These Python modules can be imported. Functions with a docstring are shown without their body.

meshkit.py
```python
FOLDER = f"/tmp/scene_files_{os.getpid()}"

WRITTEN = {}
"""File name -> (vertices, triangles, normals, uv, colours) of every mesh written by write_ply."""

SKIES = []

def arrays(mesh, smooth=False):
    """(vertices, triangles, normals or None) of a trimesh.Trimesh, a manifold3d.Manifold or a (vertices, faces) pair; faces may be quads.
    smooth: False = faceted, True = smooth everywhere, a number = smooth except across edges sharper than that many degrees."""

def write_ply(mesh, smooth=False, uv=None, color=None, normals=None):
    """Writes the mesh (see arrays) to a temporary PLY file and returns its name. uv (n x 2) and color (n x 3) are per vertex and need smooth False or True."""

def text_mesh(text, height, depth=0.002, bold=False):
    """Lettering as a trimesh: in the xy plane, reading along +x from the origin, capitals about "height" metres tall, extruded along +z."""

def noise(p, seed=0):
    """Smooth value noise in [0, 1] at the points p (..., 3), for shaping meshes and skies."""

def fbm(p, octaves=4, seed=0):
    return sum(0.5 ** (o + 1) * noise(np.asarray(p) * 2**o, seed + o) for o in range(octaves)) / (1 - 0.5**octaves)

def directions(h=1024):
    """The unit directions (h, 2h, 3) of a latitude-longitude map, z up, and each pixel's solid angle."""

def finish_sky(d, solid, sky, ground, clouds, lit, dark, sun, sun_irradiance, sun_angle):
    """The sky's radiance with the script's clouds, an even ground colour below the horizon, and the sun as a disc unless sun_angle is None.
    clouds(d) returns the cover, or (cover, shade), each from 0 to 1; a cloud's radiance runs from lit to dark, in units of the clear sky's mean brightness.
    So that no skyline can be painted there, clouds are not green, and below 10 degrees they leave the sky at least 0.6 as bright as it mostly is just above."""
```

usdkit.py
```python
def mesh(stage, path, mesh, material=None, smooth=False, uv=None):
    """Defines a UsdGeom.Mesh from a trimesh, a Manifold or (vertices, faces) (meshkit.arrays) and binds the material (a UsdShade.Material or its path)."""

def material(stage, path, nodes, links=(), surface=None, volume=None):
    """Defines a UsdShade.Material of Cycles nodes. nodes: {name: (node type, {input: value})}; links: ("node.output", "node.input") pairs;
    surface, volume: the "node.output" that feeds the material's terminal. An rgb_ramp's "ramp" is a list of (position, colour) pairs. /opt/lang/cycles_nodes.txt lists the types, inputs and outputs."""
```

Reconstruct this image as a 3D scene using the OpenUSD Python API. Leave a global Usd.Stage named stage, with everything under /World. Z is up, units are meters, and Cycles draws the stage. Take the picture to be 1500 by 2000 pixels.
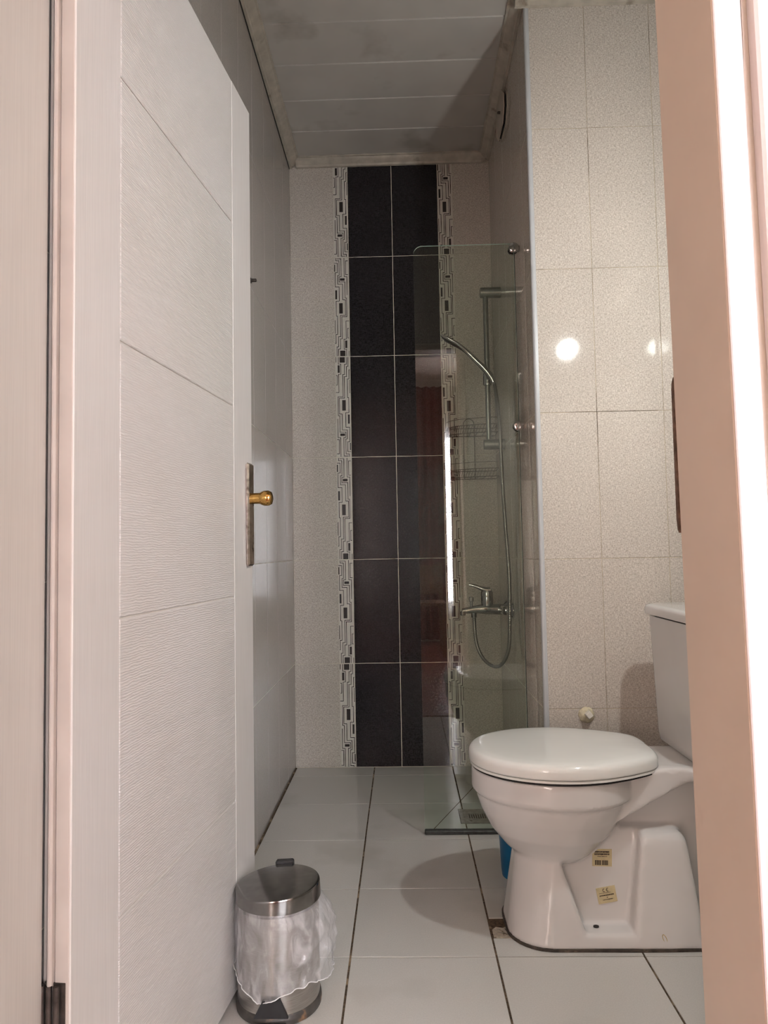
import math, random
import numpy as np, trimesh, usdkit, meshkit
from shapely.geometry import Polygon, LineString, box as sbox
from shapely.ops import unary_union
from shapely import affinity
from scipy.interpolate import CubicSpline
from pxr import Usd, UsdGeom, UsdLux, UsdShade, Gf, Sdf

stage = Usd.Stage.CreateInMemory()
UsdGeom.SetStageUpAxis(stage, UsdGeom.Tokens.z)
UsdGeom.SetStageMetersPerUnit(stage, 1.0)
UsdGeom.Xform.Define(stage, '/World')
UsdGeom.Scope.Define(stage, '/World/Looks')
rng = random.Random(7)

# ------------------------------------------------------------------ camera
F_PX, CAM_H, YAW, PITCH, ROLL = 1403.3, .9236, -.0246, .0549, -.0177
def cam_axes():
    cy, sy, cp, sp, cr, sr = math.cos(YAW), math.sin(YAW), math.cos(PITCH), math.sin(PITCH), math.cos(ROLL), math.sin(ROLL)
    f = np.array([sy*cp, cy*cp, sp]); r = np.array([cy, -sy, 0]); u = np.cross(r, f)
    return cr*r + sr*u, -sr*r + cr*u, f
_r, _u, _f = cam_axes()
cam = UsdGeom.Camera.Define(stage, '/World/Camera')
cam.CreateHorizontalApertureAttr(24.0); cam.CreateVerticalApertureAttr(32.0)
cam.CreateFocalLengthAttr(24.0*F_PX/1500)
cam.CreateClippingRangeAttr(Gf.Vec2f(.01, 100))
cam.AddTransformOp().Set(Gf.Matrix4d(*map(float, (*_r, 0, *_u, 0, *(-_f), 0, 0, 0, CAM_H, 1))))
cam.CreateExposureAttr(0.0)

# ------------------------------------------------------------------ lights (tuned here)
WINDOW_LIGHT = 28.5
WINDOW_LIGHT_2 = 42.0
LAMP_LIGHT = 1090.0
LAMP_COLOR = (.98, 1.0, .975)
WX0, WX1, WZ0, WZ1, WY = .36, 2.0, .35, 2.15, -2.6
VX0, VX1 = -1.15, -.68                     # an added unseen second window and warm curtain, to lift the shower's shade
def daylight(name, x0, x1, power, color):
    day = UsdLux.RectLight.Define(stage, '/World/' + name)
    day.CreateWidthAttr(x1-x0); day.CreateHeightAttr(WZ1-WZ0)
    day.CreateIntensityAttr(power); day.CreateColorAttr(Gf.Vec3f(*color))
    day.AddTranslateOp().Set(Gf.Vec3d((x0+x1)/2, WY-.16, (WZ0+WZ1)/2))
    day.AddRotateXOp().Set(90.0)                                 # a light looks down -z; now it looks along +y
daylight('Daylight', WX0, WX1, WINDOW_LIGHT, (1.0, .97, 1.03))
daylight('Daylight_001', VX0, VX1, WINDOW_LIGHT_2, (1.0, .97, 1.03))  # fill light behind the added window, invented to brighten the shadows

# ------------------------------------------------------------------ helpers
used = {}
def numbered(parent, name):
    k = (parent, name); n = used.get(k, 0); used[k] = n + 1
    return name if n == 0 else f'{name}_{n:03d}'
origin = {}
def tag(p, label=None, cat=None, group=None, kind=None):
    for k, v in (('label', label), ('category', cat), ('group', group), ('kind', kind)):
        if v: p.SetCustomDataByKey(k, v)
    return p
def thing(name, label, cat, loc=(0, 0, 0), group=None, kind=None):
    path = '/World/' + numbered('/World', name)
    x = UsdGeom.Xform.Define(stage, path); x.AddTranslateOp().Set(Gf.Vec3d(*map(float, loc)))
    origin[path] = np.array(loc, float)
    return tag(x.GetPrim(), label, cat, group, kind)
def arr(m):
    if isinstance(m, trimesh.Trimesh): return np.array(m.vertices), np.array(m.faces)
    v, f = m; f = np.asarray(f)
    if f.shape[1] == 4: f = np.vstack([f[:, [0, 1, 2]], f[:, [0, 2, 3]]])
    return np.asarray(v, float), f
def obj(name, mesh, mat, parent=None, smooth=False, label=None, cat=None, group=None, kind=None):
    """Meshes are given in world coordinates; the parent's origin is taken off."""
    pp = '/World' if parent is None else str(parent.GetPath())
    path = pp + '/' + numbered(pp, name)
    o = origin.get(pp, np.zeros(3)); origin[path] = o
    if isinstance(mesh, list): mesh = join(mesh)
    v, f = arr(mesh)
    m = usdkit.mesh(stage, path, (v - o, f), mat, smooth)
    return tag(m.GetPrim(), label, cat, group, kind)
def join(ms):
    vs, fs, n = [], [], 0
    for m in ms:
        v, f = arr(m); vs.append(v); fs.append(f + n); n += len(v)
    return np.vstack(vs), np.vstack(fs)
BOXF = np.array([[0,2,1],[0,3,2],[4,5,6],[4,6,7],[0,1,5],[0,5,4],[1,2,6],[1,6,5],[2,3,7],[2,7,6],[3,0,4],[3,4,7]])
def box(x0, x1, y0, y1, z0, z1):
    return np.array([(x0,y0,z0),(x1,y0,z0),(x1,y1,z0),(x0,y1,z0),(x0,y0,z1),(x1,y0,z1),(x1,y1,z1),(x0,y1,z1)], float), BOXF
def cbox(x0, x1, y0, y1, z0, z1, c=.003):
    """A box with chamfered edges."""
    P = []
    for sx in (0, 1):
        for sy in (0, 1):
            for sz in (0, 1):
                x, y, z = (x0, x1)[sx], (y0, y1)[sy], (z0, z1)[sz]
                dx, dy, dz = c*(1-2*sx), c*(1-2*sy), c*(1-2*sz)
                P += [(x, y+dy, z+dz), (x+dx, y, z+dz), (x+dx, y+dy, z)]
    return trimesh.convex.convex_hull(np.array(P))
def tile(o, a, b, n, w, h, t, bev=.0008):
    """A tile: corner o, edges along unit a (length w) and b (length h), front along unit n, t thick, bevelled edges."""
    o, a, b, n = (np.asarray(q, float) for q in (o, a, b, n))
    def ring(i, d): return [o + a*i + b*i + n*d, o + a*(w-i) + b*i + n*d, o + a*(w-i) + b*(h-i) + n*d, o + a*i + b*(h-i) + n*d]
    v = np.array(ring(0, 0) + ring(0, t-bev) + ring(bev, t))
    f = []
    for r in (0, 4):
        for k in range(4):
            q = (k+1) % 4; f += [[r+k, r+q, r+4+q], [r+k, r+4+q, r+4+k]]
    f += [[8, 9, 10], [8, 10, 11], [0, 2, 1], [0, 3, 2]]
    f = np.array(f)
    if np.dot(np.cross(a, b), n) < 0: f = f[:, ::-1]
    return v, f
def loft(rings, cap0=True, cap1=True):
    """Closed rings of equal length."""
    R = np.array(rings, float); m, n = R.shape[:2]; v = R.reshape(-1, 3); f = []
    i = np.arange(n); j = (i+1) % n
    for k in range(m-1):
        f.append(np.stack([k*n+i, k*n+j, (k+1)*n+j], 1)); f.append(np.stack([k*n+i, (k+1)*n+j, (k+1)*n+i], 1))
    f = np.vstack(f); extra = []
    if cap0: extra.append(R[0].mean(0)); c = len(v)+len(extra)-1; f = np.vstack([f, np.stack([j, i, np.full(n, c)], 1)])
    if cap1: extra.append(R[-1].mean(0)); c = len(v)+len(extra)-1; f = np.vstack([f, np.stack([(m-1)*n+i, (m-1)*n+j, np.full(n, c)], 1)])
    return (np.vstack([v, extra]) if extra else v), f
def lathe(profile, c=(0, 0, 0), n=48, axis='z', cap0=True, cap1=True):
    """profile: (radius, along) pairs."""
    t = np.linspace(0, 2*np.pi, n, endpoint=False); rings = []
    for r, h in profile:
        x, y, z = r*np.cos(t), r*np.sin(t), np.full(n, h)
        rings.append(np.stack({'z': (x, y, z), 'x': (z, x, y), '-x': (-z, y, x), 'y': (y, z, x), '-y': (x, -z, y)}[axis], 1) + np.array(c))
    return loft(rings, cap0, cap1)
def tube(points, r, n=10, closed=False):
    p = np.asarray(points, float); m = len(p); r = np.broadcast_to(r, m)
    tan = np.gradient(p, axis=0)
    if closed: tan = np.roll(p, -1, 0) - np.roll(p, 1, 0)
    tan /= np.linalg.norm(tan, axis=1, keepdims=True)
    ref = np.array([0, 0, 1.]) if abs(tan[0, 2]) < .9 else np.array([1., 0, 0])
    u = np.cross(tan[0], ref); u /= np.linalg.norm(u); rings = []
    a = np.linspace(0, 2*np.pi, n, endpoint=False)
    for k in range(m):
        u = u - tan[k]*np.dot(u, tan[k]); u /= np.linalg.norm(u); w = np.cross(tan[k], u)
        rings.append(p[k] + r[k]*(np.cos(a)[:, None]*u + np.sin(a)[:, None]*w))
    if closed: rings.append(rings[0]); return loft(rings, False, False)
    return loft(rings)
def spline(pts, n=60):
    pts = np.asarray(pts, float); d = np.r_[0, np.cumsum(np.linalg.norm(np.diff(pts, axis=0), axis=1))]
    return CubicSpline(d, pts)(np.linspace(0, d[-1], n))
def extrude(poly, h):
    return trimesh.util.concatenate([trimesh.creation.extrude_polygon(g, h, engine='earcut') for g in getattr(poly, 'geoms', [poly]) if g.area > 1e-9])
def sweep_profile(prof, p0, p1, ua, ub):
    """A closed 2D profile (a, b) along ua and ub, from p0 to p1."""
    prof = np.array(prof, float); ua, ub = np.array(ua, float), np.array(ub, float)
    rings = [np.array(p, float) + prof[:, :1]*ua + prof[:, 1:]*ub for p in (p0, p1)]
    return loft(rings)
def xform(mesh, M, t=(0, 0, 0)):
    v, f = arr(mesh); return v @ np.array(M, float).T + np.array(t, float), f
def surface_nets(F, lo, step):
    nx, ny, nz = F.shape; s = F < 0
    acc = np.zeros((nx-1, ny-1, nz-1, 3)); cnt = np.zeros((nx-1, ny-1, nz-1))
    for ax in range(3):
        sl0 = [slice(None)]*3; sl1 = [slice(None)]*3; sl0[ax] = slice(0, -1); sl1[ax] = slice(1, None)
        A, B = F[tuple(sl0)], F[tuple(sl1)]; cr = (A < 0) != (B < 0); t = np.where(cr, A/np.where(cr, A-B, 1), 0)
        o1, o2 = [k for k in range(3) if k != ax]
        for d1 in (0, 1):
            for d2 in (0, 1):
                sl = [None]*3; sl[ax] = slice(None); n1, n2 = F.shape[o1], F.shape[o2]
                sl[o1] = slice(d1, n1-1+d1); sl[o2] = slice(d2, n2-1+d2)
                c = cr[tuple(sl)]; tt = t[tuple(sl)]
                cnt += c; acc[..., ax] += np.where(c, tt, 0); acc[..., o1] += c*d1; acc[..., o2] += c*d2
    cell = cnt > 0; idx = np.full(cell.shape, -1); idx[cell] = np.arange(cell.sum())
    ii = np.argwhere(cell); v = (ii + acc[cell]/cnt[cell][:, None])*step + np.array(lo)
    faces = []
    for ax in range(3):
        o1, o2 = (ax+1) % 3, (ax+2) % 3
        sl0 = [slice(1, -1)]*3; sl1 = [slice(1, -1)]*3; sl0[ax] = slice(0, -1); sl1[ax] = slice(1, None)
        a, b = s[tuple(sl0)], s[tuple(sl1)]
        e = np.argwhere(a != b); inside = a[a != b]
        off = np.ones(3, int); off[ax] = 0; e = e + off
        q = []
        for d1, d2 in ((0, 0), (-1, 0), (-1, -1), (0, -1)):
            c = e.copy(); c[:, o1] += d1; c[:, o2] += d2; q.append(idx[c[:, 0], c[:, 1], c[:, 2]])
        q = np.stack(q, 1); q[~inside] = q[~inside][:, ::-1]; faces.append(q)
    return v, np.vstack(faces)[:, [0, 1, 2, 3]]

# ------------------------------------------------------------------ materials
def mat(name, nodes, links, surface='p.BSDF'):
    return usdkit.material(stage, '/World/Looks/' + name, nodes, links, surface=surface)
def plain(name, color, rough=.5, metal=0., spec=.5, coat=0., mottled=0., mscale=20., bump=0., bscale=200., dirt=None, mapscale=(1, 1, 1), **kw):
    """Principled with optional tone mottling, relief and dirt patches, all in world space."""
    n = {'p': ('principled_bsdf', dict(base_color=color, roughness=rough, metallic=metal, specular_ior_level=spec, coat_weight=coat, **kw))}; l = []
    n['g'] = ('geometry', {})
    n['m'] = ('mapping', {'scale': mapscale}); l.append(('g.position', 'm.vector'))
    if mottled:
        n['n'] = ('noise_texture', {'scale': mscale, 'detail': 4}); l.append(('m.vector', 'n.vector'))
        lo = tuple(c*(1-mottled) for c in color); hi = tuple(min(1, c*(1+mottled)) for c in color)
        n['r'] = ('rgb_ramp', {'ramp': [(.3, lo), (.7, hi)]}); l.append(('n.fac', 'r.fac'))
        out = 'r.color'
        if dirt:
            col, sc, th = dirt
            n['dn'] = ('noise_texture', {'scale': sc, 'detail': 6}); l.append(('g.position', 'dn.vector'))
            n['dr'] = ('rgb_ramp', {'ramp': [(th, (0, 0, 0)), (th+.12, (1, 1, 1))]}); l.append(('dn.fac', 'dr.fac'))
            n['dm'] = ('mix_color', {'b': col}); l += [('dr.color', 'dm.fac'), ('r.color', 'dm.a')]; out = 'dm.result'
        l.append((out, 'p.base_color'))
    if bump:
        n['bn'] = ('noise_texture', {'scale': bscale, 'detail': 3}); l.append(('m.vector', 'bn.vector'))
        n['b'] = ('bump', {'strength': bump, 'distance': .001}); l += [('bn.fac', 'b.height'), ('b.normal', 'p.normal')]
    return mat(name, n, l)
def woven(name, lo, hi, rough, s1, s2, bump=.15, spec=.5, stain=None):
    """Glazed ceramic with a fine woven fleck."""
    n = {'g': ('geometry', {}),
         'm1': ('mapping', {'scale': (s1, s1, s2)}), 'm2': ('mapping', {'scale': (s2, s2, s1)}),
         'n1': ('noise_texture', {'scale': 1, 'detail': 2}), 'n2': ('noise_texture', {'scale': 1, 'detail': 2}),
         'mx': ('math', {'math_type': 'maximum'}), 'big': ('noise_texture', {'scale': 3, 'detail': 3}),
         'r': ('rgb_ramp', {'ramp': [(.42, lo), (.66, hi)]}), 'p': ('principled_bsdf', {'roughness': rough, 'specular_ior_level': spec}),
         'br': ('rgb_ramp', {'ramp': [(.3, (.93, .93, .93)), (.7, (1, 1, 1))]}), 'mu': ('mix_color', {'blend_type': 'multiply', 'fac': 1.0}),
         'b': ('bump', {'strength': bump, 'distance': .0004})}
    l = [('g.position', 'm1.vector'), ('g.position', 'm2.vector'), ('m1.vector', 'n1.vector'), ('m2.vector', 'n2.vector'), ('n1.fac', 'mx.value1'), ('n2.fac', 'mx.value2'),
         ('mx.value', 'r.fac'), ('g.position', 'big.vector'), ('big.fac', 'br.fac'), ('r.color', 'mu.a'), ('br.color', 'mu.b'), ('mu.result', 'p.base_color'),
         ('mx.value', 'b.height'), ('b.normal', 'p.normal')]
    return mat(name, n, l)
def grained(name, color, scale, axis, rough=.4, bump=.3, spec=.5, dark=.94, wave=False):
    """Painted wood-look foil: relief lines running along an axis."""
    sc = {'z': (scale, scale, scale*.02), 'h': (scale*.06, scale*.06, scale)}[axis]
    n = {'g': ('geometry', {}), 'm': ('mapping', {'scale': sc}), 'p': ('principled_bsdf', {'roughness': rough, 'specular_ior_level': spec}),
         'r': ('rgb_ramp', {'ramp': [(.35, tuple(c*dark for c in color)), (.65, color)]}), 'b': ('bump', {'strength': bump, 'distance': .0008}),
         'big': ('noise_texture', {'scale': 4, 'detail': 4}), 'br': ('rgb_ramp', {'ramp': [(.3, (.95, .94, .92)), (.7, (1, 1, 1))]}), 'mu': ('mix_color', {'blend_type': 'multiply', 'fac': 1.0})}
    if wave:
        n['n'] = ('wave_texture', {'bands_direction': 'z', 'scale': scale*.45, 'distortion': 5, 'detail': 2, 'detail_scale': 1.5, 'wave_type': 'bands'})
        n['m'] = ('mapping', {'scale': (.35, .35, 1)})
    else:
        n['n'] = ('noise_texture', {'scale': 1, 'detail': 3})
    l = [('g.position', 'm.vector'), ('m.vector', 'n.vector'), ('n.fac', 'r.fac'), ('n.fac', 'b.height'), ('b.normal', 'p.normal'),
         ('g.position', 'big.vector'), ('big.fac', 'br.fac'), ('r.color', 'mu.a'), ('br.color', 'mu.b'), ('mu.result', 'p.base_color')]
    return mat(name, n, l)

M = {}
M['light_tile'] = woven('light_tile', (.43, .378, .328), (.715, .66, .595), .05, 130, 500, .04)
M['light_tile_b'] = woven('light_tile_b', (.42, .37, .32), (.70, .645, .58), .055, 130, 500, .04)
M['dimmed_tile'] = woven('dimmed_tile', (.37, .335, .31), (.43, .39, .36), .05, 130, 600, .02)  # beige tile copy, the left wall's dimmer light put into its colour
M['black_tile'] = woven('black_tile', (.008, .007, .008), (.030, .027, .031), .18, 90, 420, .2, spec=.3)
M['border_tile'] = plain('border_tile', (.64, .60, .54), .28, mottled=.04, mscale=60)
M['border_print'] = plain('border_print', (.03, .022, .02), .3, mottled=.3, mscale=600)
M['wall_grout'] = plain('wall_grout', (.46, .39, .29), .8, mottled=.2, mscale=40, dirt=((.09, .06, .035), 4, .52))
M['pale_grout'] = plain('pale_grout', (.62, .57, .48), .8, mottled=.15, mscale=30, dirt=((.22, .15, .09), 9, .62))
M['floor_tile'] = plain('floor_tile', (.56, .545, .515), .13, mottled=.04, mscale=300, dirt=((.49, .47, .435), 3, .55), bump=.03, bscale=60)
M['floor_tile_b'] = plain('floor_tile_b', (.54, .525, .495), .14, mottled=.04, mscale=300, dirt=((.48, .46, .425), 3, .55), bump=.03, bscale=60)
M['floor_grout'] = plain('floor_grout', (.09, .06, .035), .9, mottled=.6, mscale=120, dirt=((.34, .25, .16), 18, .57))
M['pvc'] = plain('ceiling_pvc', (.56, .54, .505), .3, mottled=.05, mscale=6, dirt=((.40, .375, .335), 4, .58))
M['pvc_b'] = plain('ceiling_pvc_b', (.545, .525, .49), .3, mottled=.05, mscale=6, dirt=((.39, .365, .325), 4, .58))
M['pvc_back'] = plain('ceiling_back', (.12, .10, .08), .8)
M['cornice'] = plain('cornice_paint', (.50, .455, .385), .45, mottled=.16, mscale=25, dirt=((.22, .17, .12), 14, .62), mapscale=(1, 1, 1))
M['corner_trim'] = plain('corner_trim_plastic', (.50, .515, .53), .3, mottled=.03, mscale=30)
M['plaster'] = plain('plaster', (.80, .70, .61), .9, mottled=.05, mscale=3)
M['stile'] = grained('door_stile_foil', (.59, .56, .54), 420, 'z', .38, .25)
M['panel'] = grained('door_panel_foil', (.58, .55, .53), 170, 'h', .36, .55, wave=True, dark=.975)
M['door_core'] = plain('door_groove', (.60, .56, .51), .6)
M['door_edge'] = plain('door_edge', (.47, .41, .365), .4, mottled=.06, mscale=14, dirt=((.42, .26, .16), 9, .70))
M['jamb'] = plain('frame_bounce_tan', (.64, .525, .435), .36, mottled=.03, mscale=8, dirt=((.56, .44, .365), 7, .66))  # warm bounce light put into the whitish frame's colour as tan
M['jamb_left'] = grained('frame_foil', (.54, .50, .465), 300, 'z', .42, .12)
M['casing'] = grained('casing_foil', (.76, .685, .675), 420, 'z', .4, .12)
M['brass'] = plain('brass', (.56, .33, .10), .10, metal=1, mottled=.25, mscale=120)
M['old_brass'] = plain('worn_plate', (.78, .68, .62), .14, metal=1, mottled=.3, mscale=70, dirt=((.12, .07, .05), 40, .56))
M['iron'] = plain('dark_metal', (.10, .085, .075), .42, metal=.8, mottled=.4, mscale=50)
M['rust'] = plain('rusty_metal', (.16, .10, .07), .6, metal=.5, mottled=.5, mscale=90)
M['chrome'] = plain('chrome', (.46, .46, .45), .10, metal=1)
M['dull_chrome'] = plain('dull_chrome', (.34, .35, .33), .30, metal=1, mottled=.1, mscale=90)
M['hose'] = plain('hose_steel', (.30, .29, .27), .3, metal=1)
M['wire'] = plain('rack_wire', (.17, .15, .13), .4, metal=.8, mottled=.3, mscale=100)
M['steel'] = mat('brushed_steel', {'g': ('geometry', {}), 'm': ('mapping', {'scale': (40, 40, 900)}), 'n': ('noise_texture', {'scale': 1, 'detail': 3}),
    'r': ('rgb_ramp', {'ramp': [(.3, (.40, .38, .36)), (.7, (.56, .54, .52))]}), 'p': ('principled_bsdf', {'metallic': 1., 'roughness': .24}), 'b': ('bump', {'strength': .06, 'distance': .0005})},
    [('g.position', 'm.vector'), ('m.vector', 'n.vector'), ('n.fac', 'r.fac'), ('r.color', 'p.base_color'), ('n.fac', 'b.height'), ('b.normal', 'p.normal')])
M['steel_lid'] = plain('lid_steel', (.27, .265, .26), .15, metal=1, mottled=.15, mscale=40)
M['black_plastic'] = plain('black_plastic', (.018, .018, .02), .4, mottled=.2, mscale=90)
M['base_ring'] = plain('stained_base', (.05, .045, .04), .45, mottled=.3, mscale=60, dirt=((.28, .15, .07), 30, .58))
M['ceramic'] = plain('ceramic', (.655, .635, .62), .06, spec=.5, mottled=.02, mscale=10)
M['lid_plastic'] = plain('seat_plastic', (.78, .78, .75), .10, spec=.5, mottled=.015, mscale=10)
M['dark'] = plain('gap_shade', (.012, .01, .009), .7)  # near-black stand-in for the shade inside gaps and holes
M['sealant'] = plain('mouldy_sealant', (.06, .045, .035), .6, mottled=.6, mscale=60, dirt=((.26, .19, .13), 25, .6), bump=.5, bscale=120)
M['sticker'] = plain('yellow_sticker', (.56, .47, .28), .5, mottled=.08, mscale=90)
M['glue'] = plain('old_glue', (.50, .38, .18), .4)
M['ink'] = plain('printed_ink', (.05, .03, .02), .5)
M['blue'] = plain('blue_plastic', (.0, .10, .24), .25, mottled=.2, mscale=14)
M['foam'] = plain('yellowed_foam', (.62, .56, .40), .8, mottled=.15, mscale=90, bump=.5, bscale=200)
M['plug'] = plain('white_plug', (.72, .69, .62), .35)
M['drain_steel'] = plain('drain_steel', (.42, .40, .36), .35, metal=.8, mottled=.25, mscale=50, dirt=((.10, .06, .03), 40, .6))
M['muck'] = plain('drain_muck', (.035, .018, .010), .5, mottled=.6, mscale=60, bump=.5, bscale=90)
M['drain_white'] = plain('dirty_white_plastic', (.50, .45, .36), .5, mottled=.25, mscale=90, dirt=((.10, .06, .03), 50, .58))
M['vent'] = plain('vent_plastic', (.52, .46, .38), .4, mottled=.06, mscale=30)
M['laminate'] = grained('bedroom_floor', (.23, .07, .045), 60, 'h', .3, .05, dark=.7)
M['curtain'] = plain('red_brown_curtain', (.24, .065, .045), .9, mottled=.2, mscale=40, mapscale=(6, 6, .3))
M['wood'] = grained('chair_wood', (.32, .15, .07), 120, 'z', .4, .05, dark=.7)
M['window_white'] = plain('window_white', (.75, .74, .72), .35)
M['mirror'] = plain('mirror_silver', (.85, .86, .85), .02, metal=1)
def pane(name, tint, ior, gloss_rough=0.):
    """A flat pane as a slab: what both faces mirror is counted on the face towards the eye."""
    return mat(name, {'t': ('transparent_bsdf', {'color': tint}), 's': ('glossy_bsdf', {'color': (1, 1, 1), 'roughness': gloss_rough}), 'f': ('fresnel', {'IOR': ior}), 'g': ('geometry', {}),
                      'fr': ('math', {'math_type': 'subtract', 'value1': 1.9}), 'dbl': ('math', {'math_type': 'multiply', 'value2': 1.9}), 'mul': ('math', {'math_type': 'multiply', 'use_clamp': True}), 'mx': ('mix_closure', {})},
               [('g.backfacing', 'dbl.value1'), ('dbl.value', 'fr.value2'), ('f.fac', 'mul.value1'), ('fr.value', 'mul.value2'), ('mul.value', 'mx.fac'), ('t.BSDF', 'mx.closure1'), ('s.BSDF', 'mx.closure2')], surface='mx.closure')
M['glass'] = pane('shower_glass', (.925, .972, .936), 1.52)
M['pane'] = pane('window_pane', (.97, .98, .98), 1.45)
M['glass_edge'] = plain('glass_edge', (.58, .74, .67), .1)
M['gasket'] = plain('gasket', (.03, .032, .028), .5, mottled=.5, mscale=80)
M['sheer'] = mat('sheer_cloth', {'t': ('transparent_bsdf', {'color': (1, 1, 1)}), 's': ('translucent_bsdf', {'color': (.9, .9, .9)}), 'mx': ('mix_closure', {'fac': .4})},
                 [('t.BSDF', 'mx.closure1'), ('s.BSDF', 'mx.closure2')], surface='mx.closure')
M['bag'] = mat('bag_film', {'g': ('geometry', {}), 'm': ('mapping', {'scale': (1, 1, .45)}), 'n': ('noise_texture', {'scale': 42, 'detail': 5, 'distortion': .7}), 'r': ('rgb_ramp', {'ramp': [(.30, (.10, .10, .10)), (.50, (.20, .20, .20)), (.70, (.50, .50, .50))]}),
    'b': ('bump', {'strength': .8, 'distance': .006}),
    't': ('transparent_bsdf', {'color': (.97, .97, .97)}), 'p': ('principled_bsdf', {'base_color': (.74, .73, .75), 'roughness': .12, 'specular_ior_level': 1.0}), 'mx': ('mix_closure', {})},
    [('g.position', 'm.vector'), ('m.vector', 'n.vector'), ('n.fac', 'r.fac'), ('r.color', 'mx.fac'), ('n.fac', 'b.height'), ('b.normal', 'p.normal'), ('t.BSDF', 'mx.closure1'), ('p.BSDF', 'mx.closure2')], surface='mx.closure')
M['fill_sheer'] = mat('fill_sheer_cloth', {'t': ('transparent_bsdf', {'color': (.82, .75, .70)}), 's': ('translucent_bsdf', {'color': (.78, .70, .64)}), 'mx': ('mix_closure', {'fac': .4})},
                 [('t.BSDF', 'mx.closure1'), ('s.BSDF', 'mx.closure2')], surface='mx.closure')  # added cloth, tints the made-up window's fill warm
M['bag_hem'] = plain('bag_hem', (.62, .61, .62), .3)
M['bulb'] = mat('bulb_glow', {'e': ('emission', {'color': LAMP_COLOR, 'strength': LAMP_LIGHT})}, [], surface='e.emission')

# ------------------------------------------------------------------ the room's measures
XL, XS, XR = -.476, .418, .958           # left wall, shower side wall, right wall
YD0, YD1 = .735, .885                   # the door wall's two faces
YF, YB = 2.20, 3.14                     # tiled wall behind the toilet, back wall
ZC = 2.688                              # ceiling panels
JZ = [0, .4416, .8910, 1.3404, 1.7898, 2.2392, 2.70]     # wall tile joints
TT = .006                               # tile thickness in front of the bed
G = .0016

def tiled(wall, p0, a, n, cuts, z_list=JZ, mats=None, name='tile', gap=G):
    """Tiles over a wall: p0 = point on the finished face at u = 0, a = direction of u, n = outward; cuts = joints along u."""
    p0, a, n = (np.array(q, float) for q in (p0, a, n))
    for u0, u1 in zip(cuts[:-1], cuts[1:]):
        for z0, z1 in zip(z_list[:-1], z_list[1:]):
            o = p0 + a*(u0+gap/2) + np.array([0, 0, z0+gap/2]) - n*TT
            obj(name, tile(o, a, (0, 0, 1), n, u1-u0-gap, z1-z0-gap, TT - rng.random()*.0003), M[mats or rng.choice(['light_tile', 'light_tile_b'])], wall)

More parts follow.
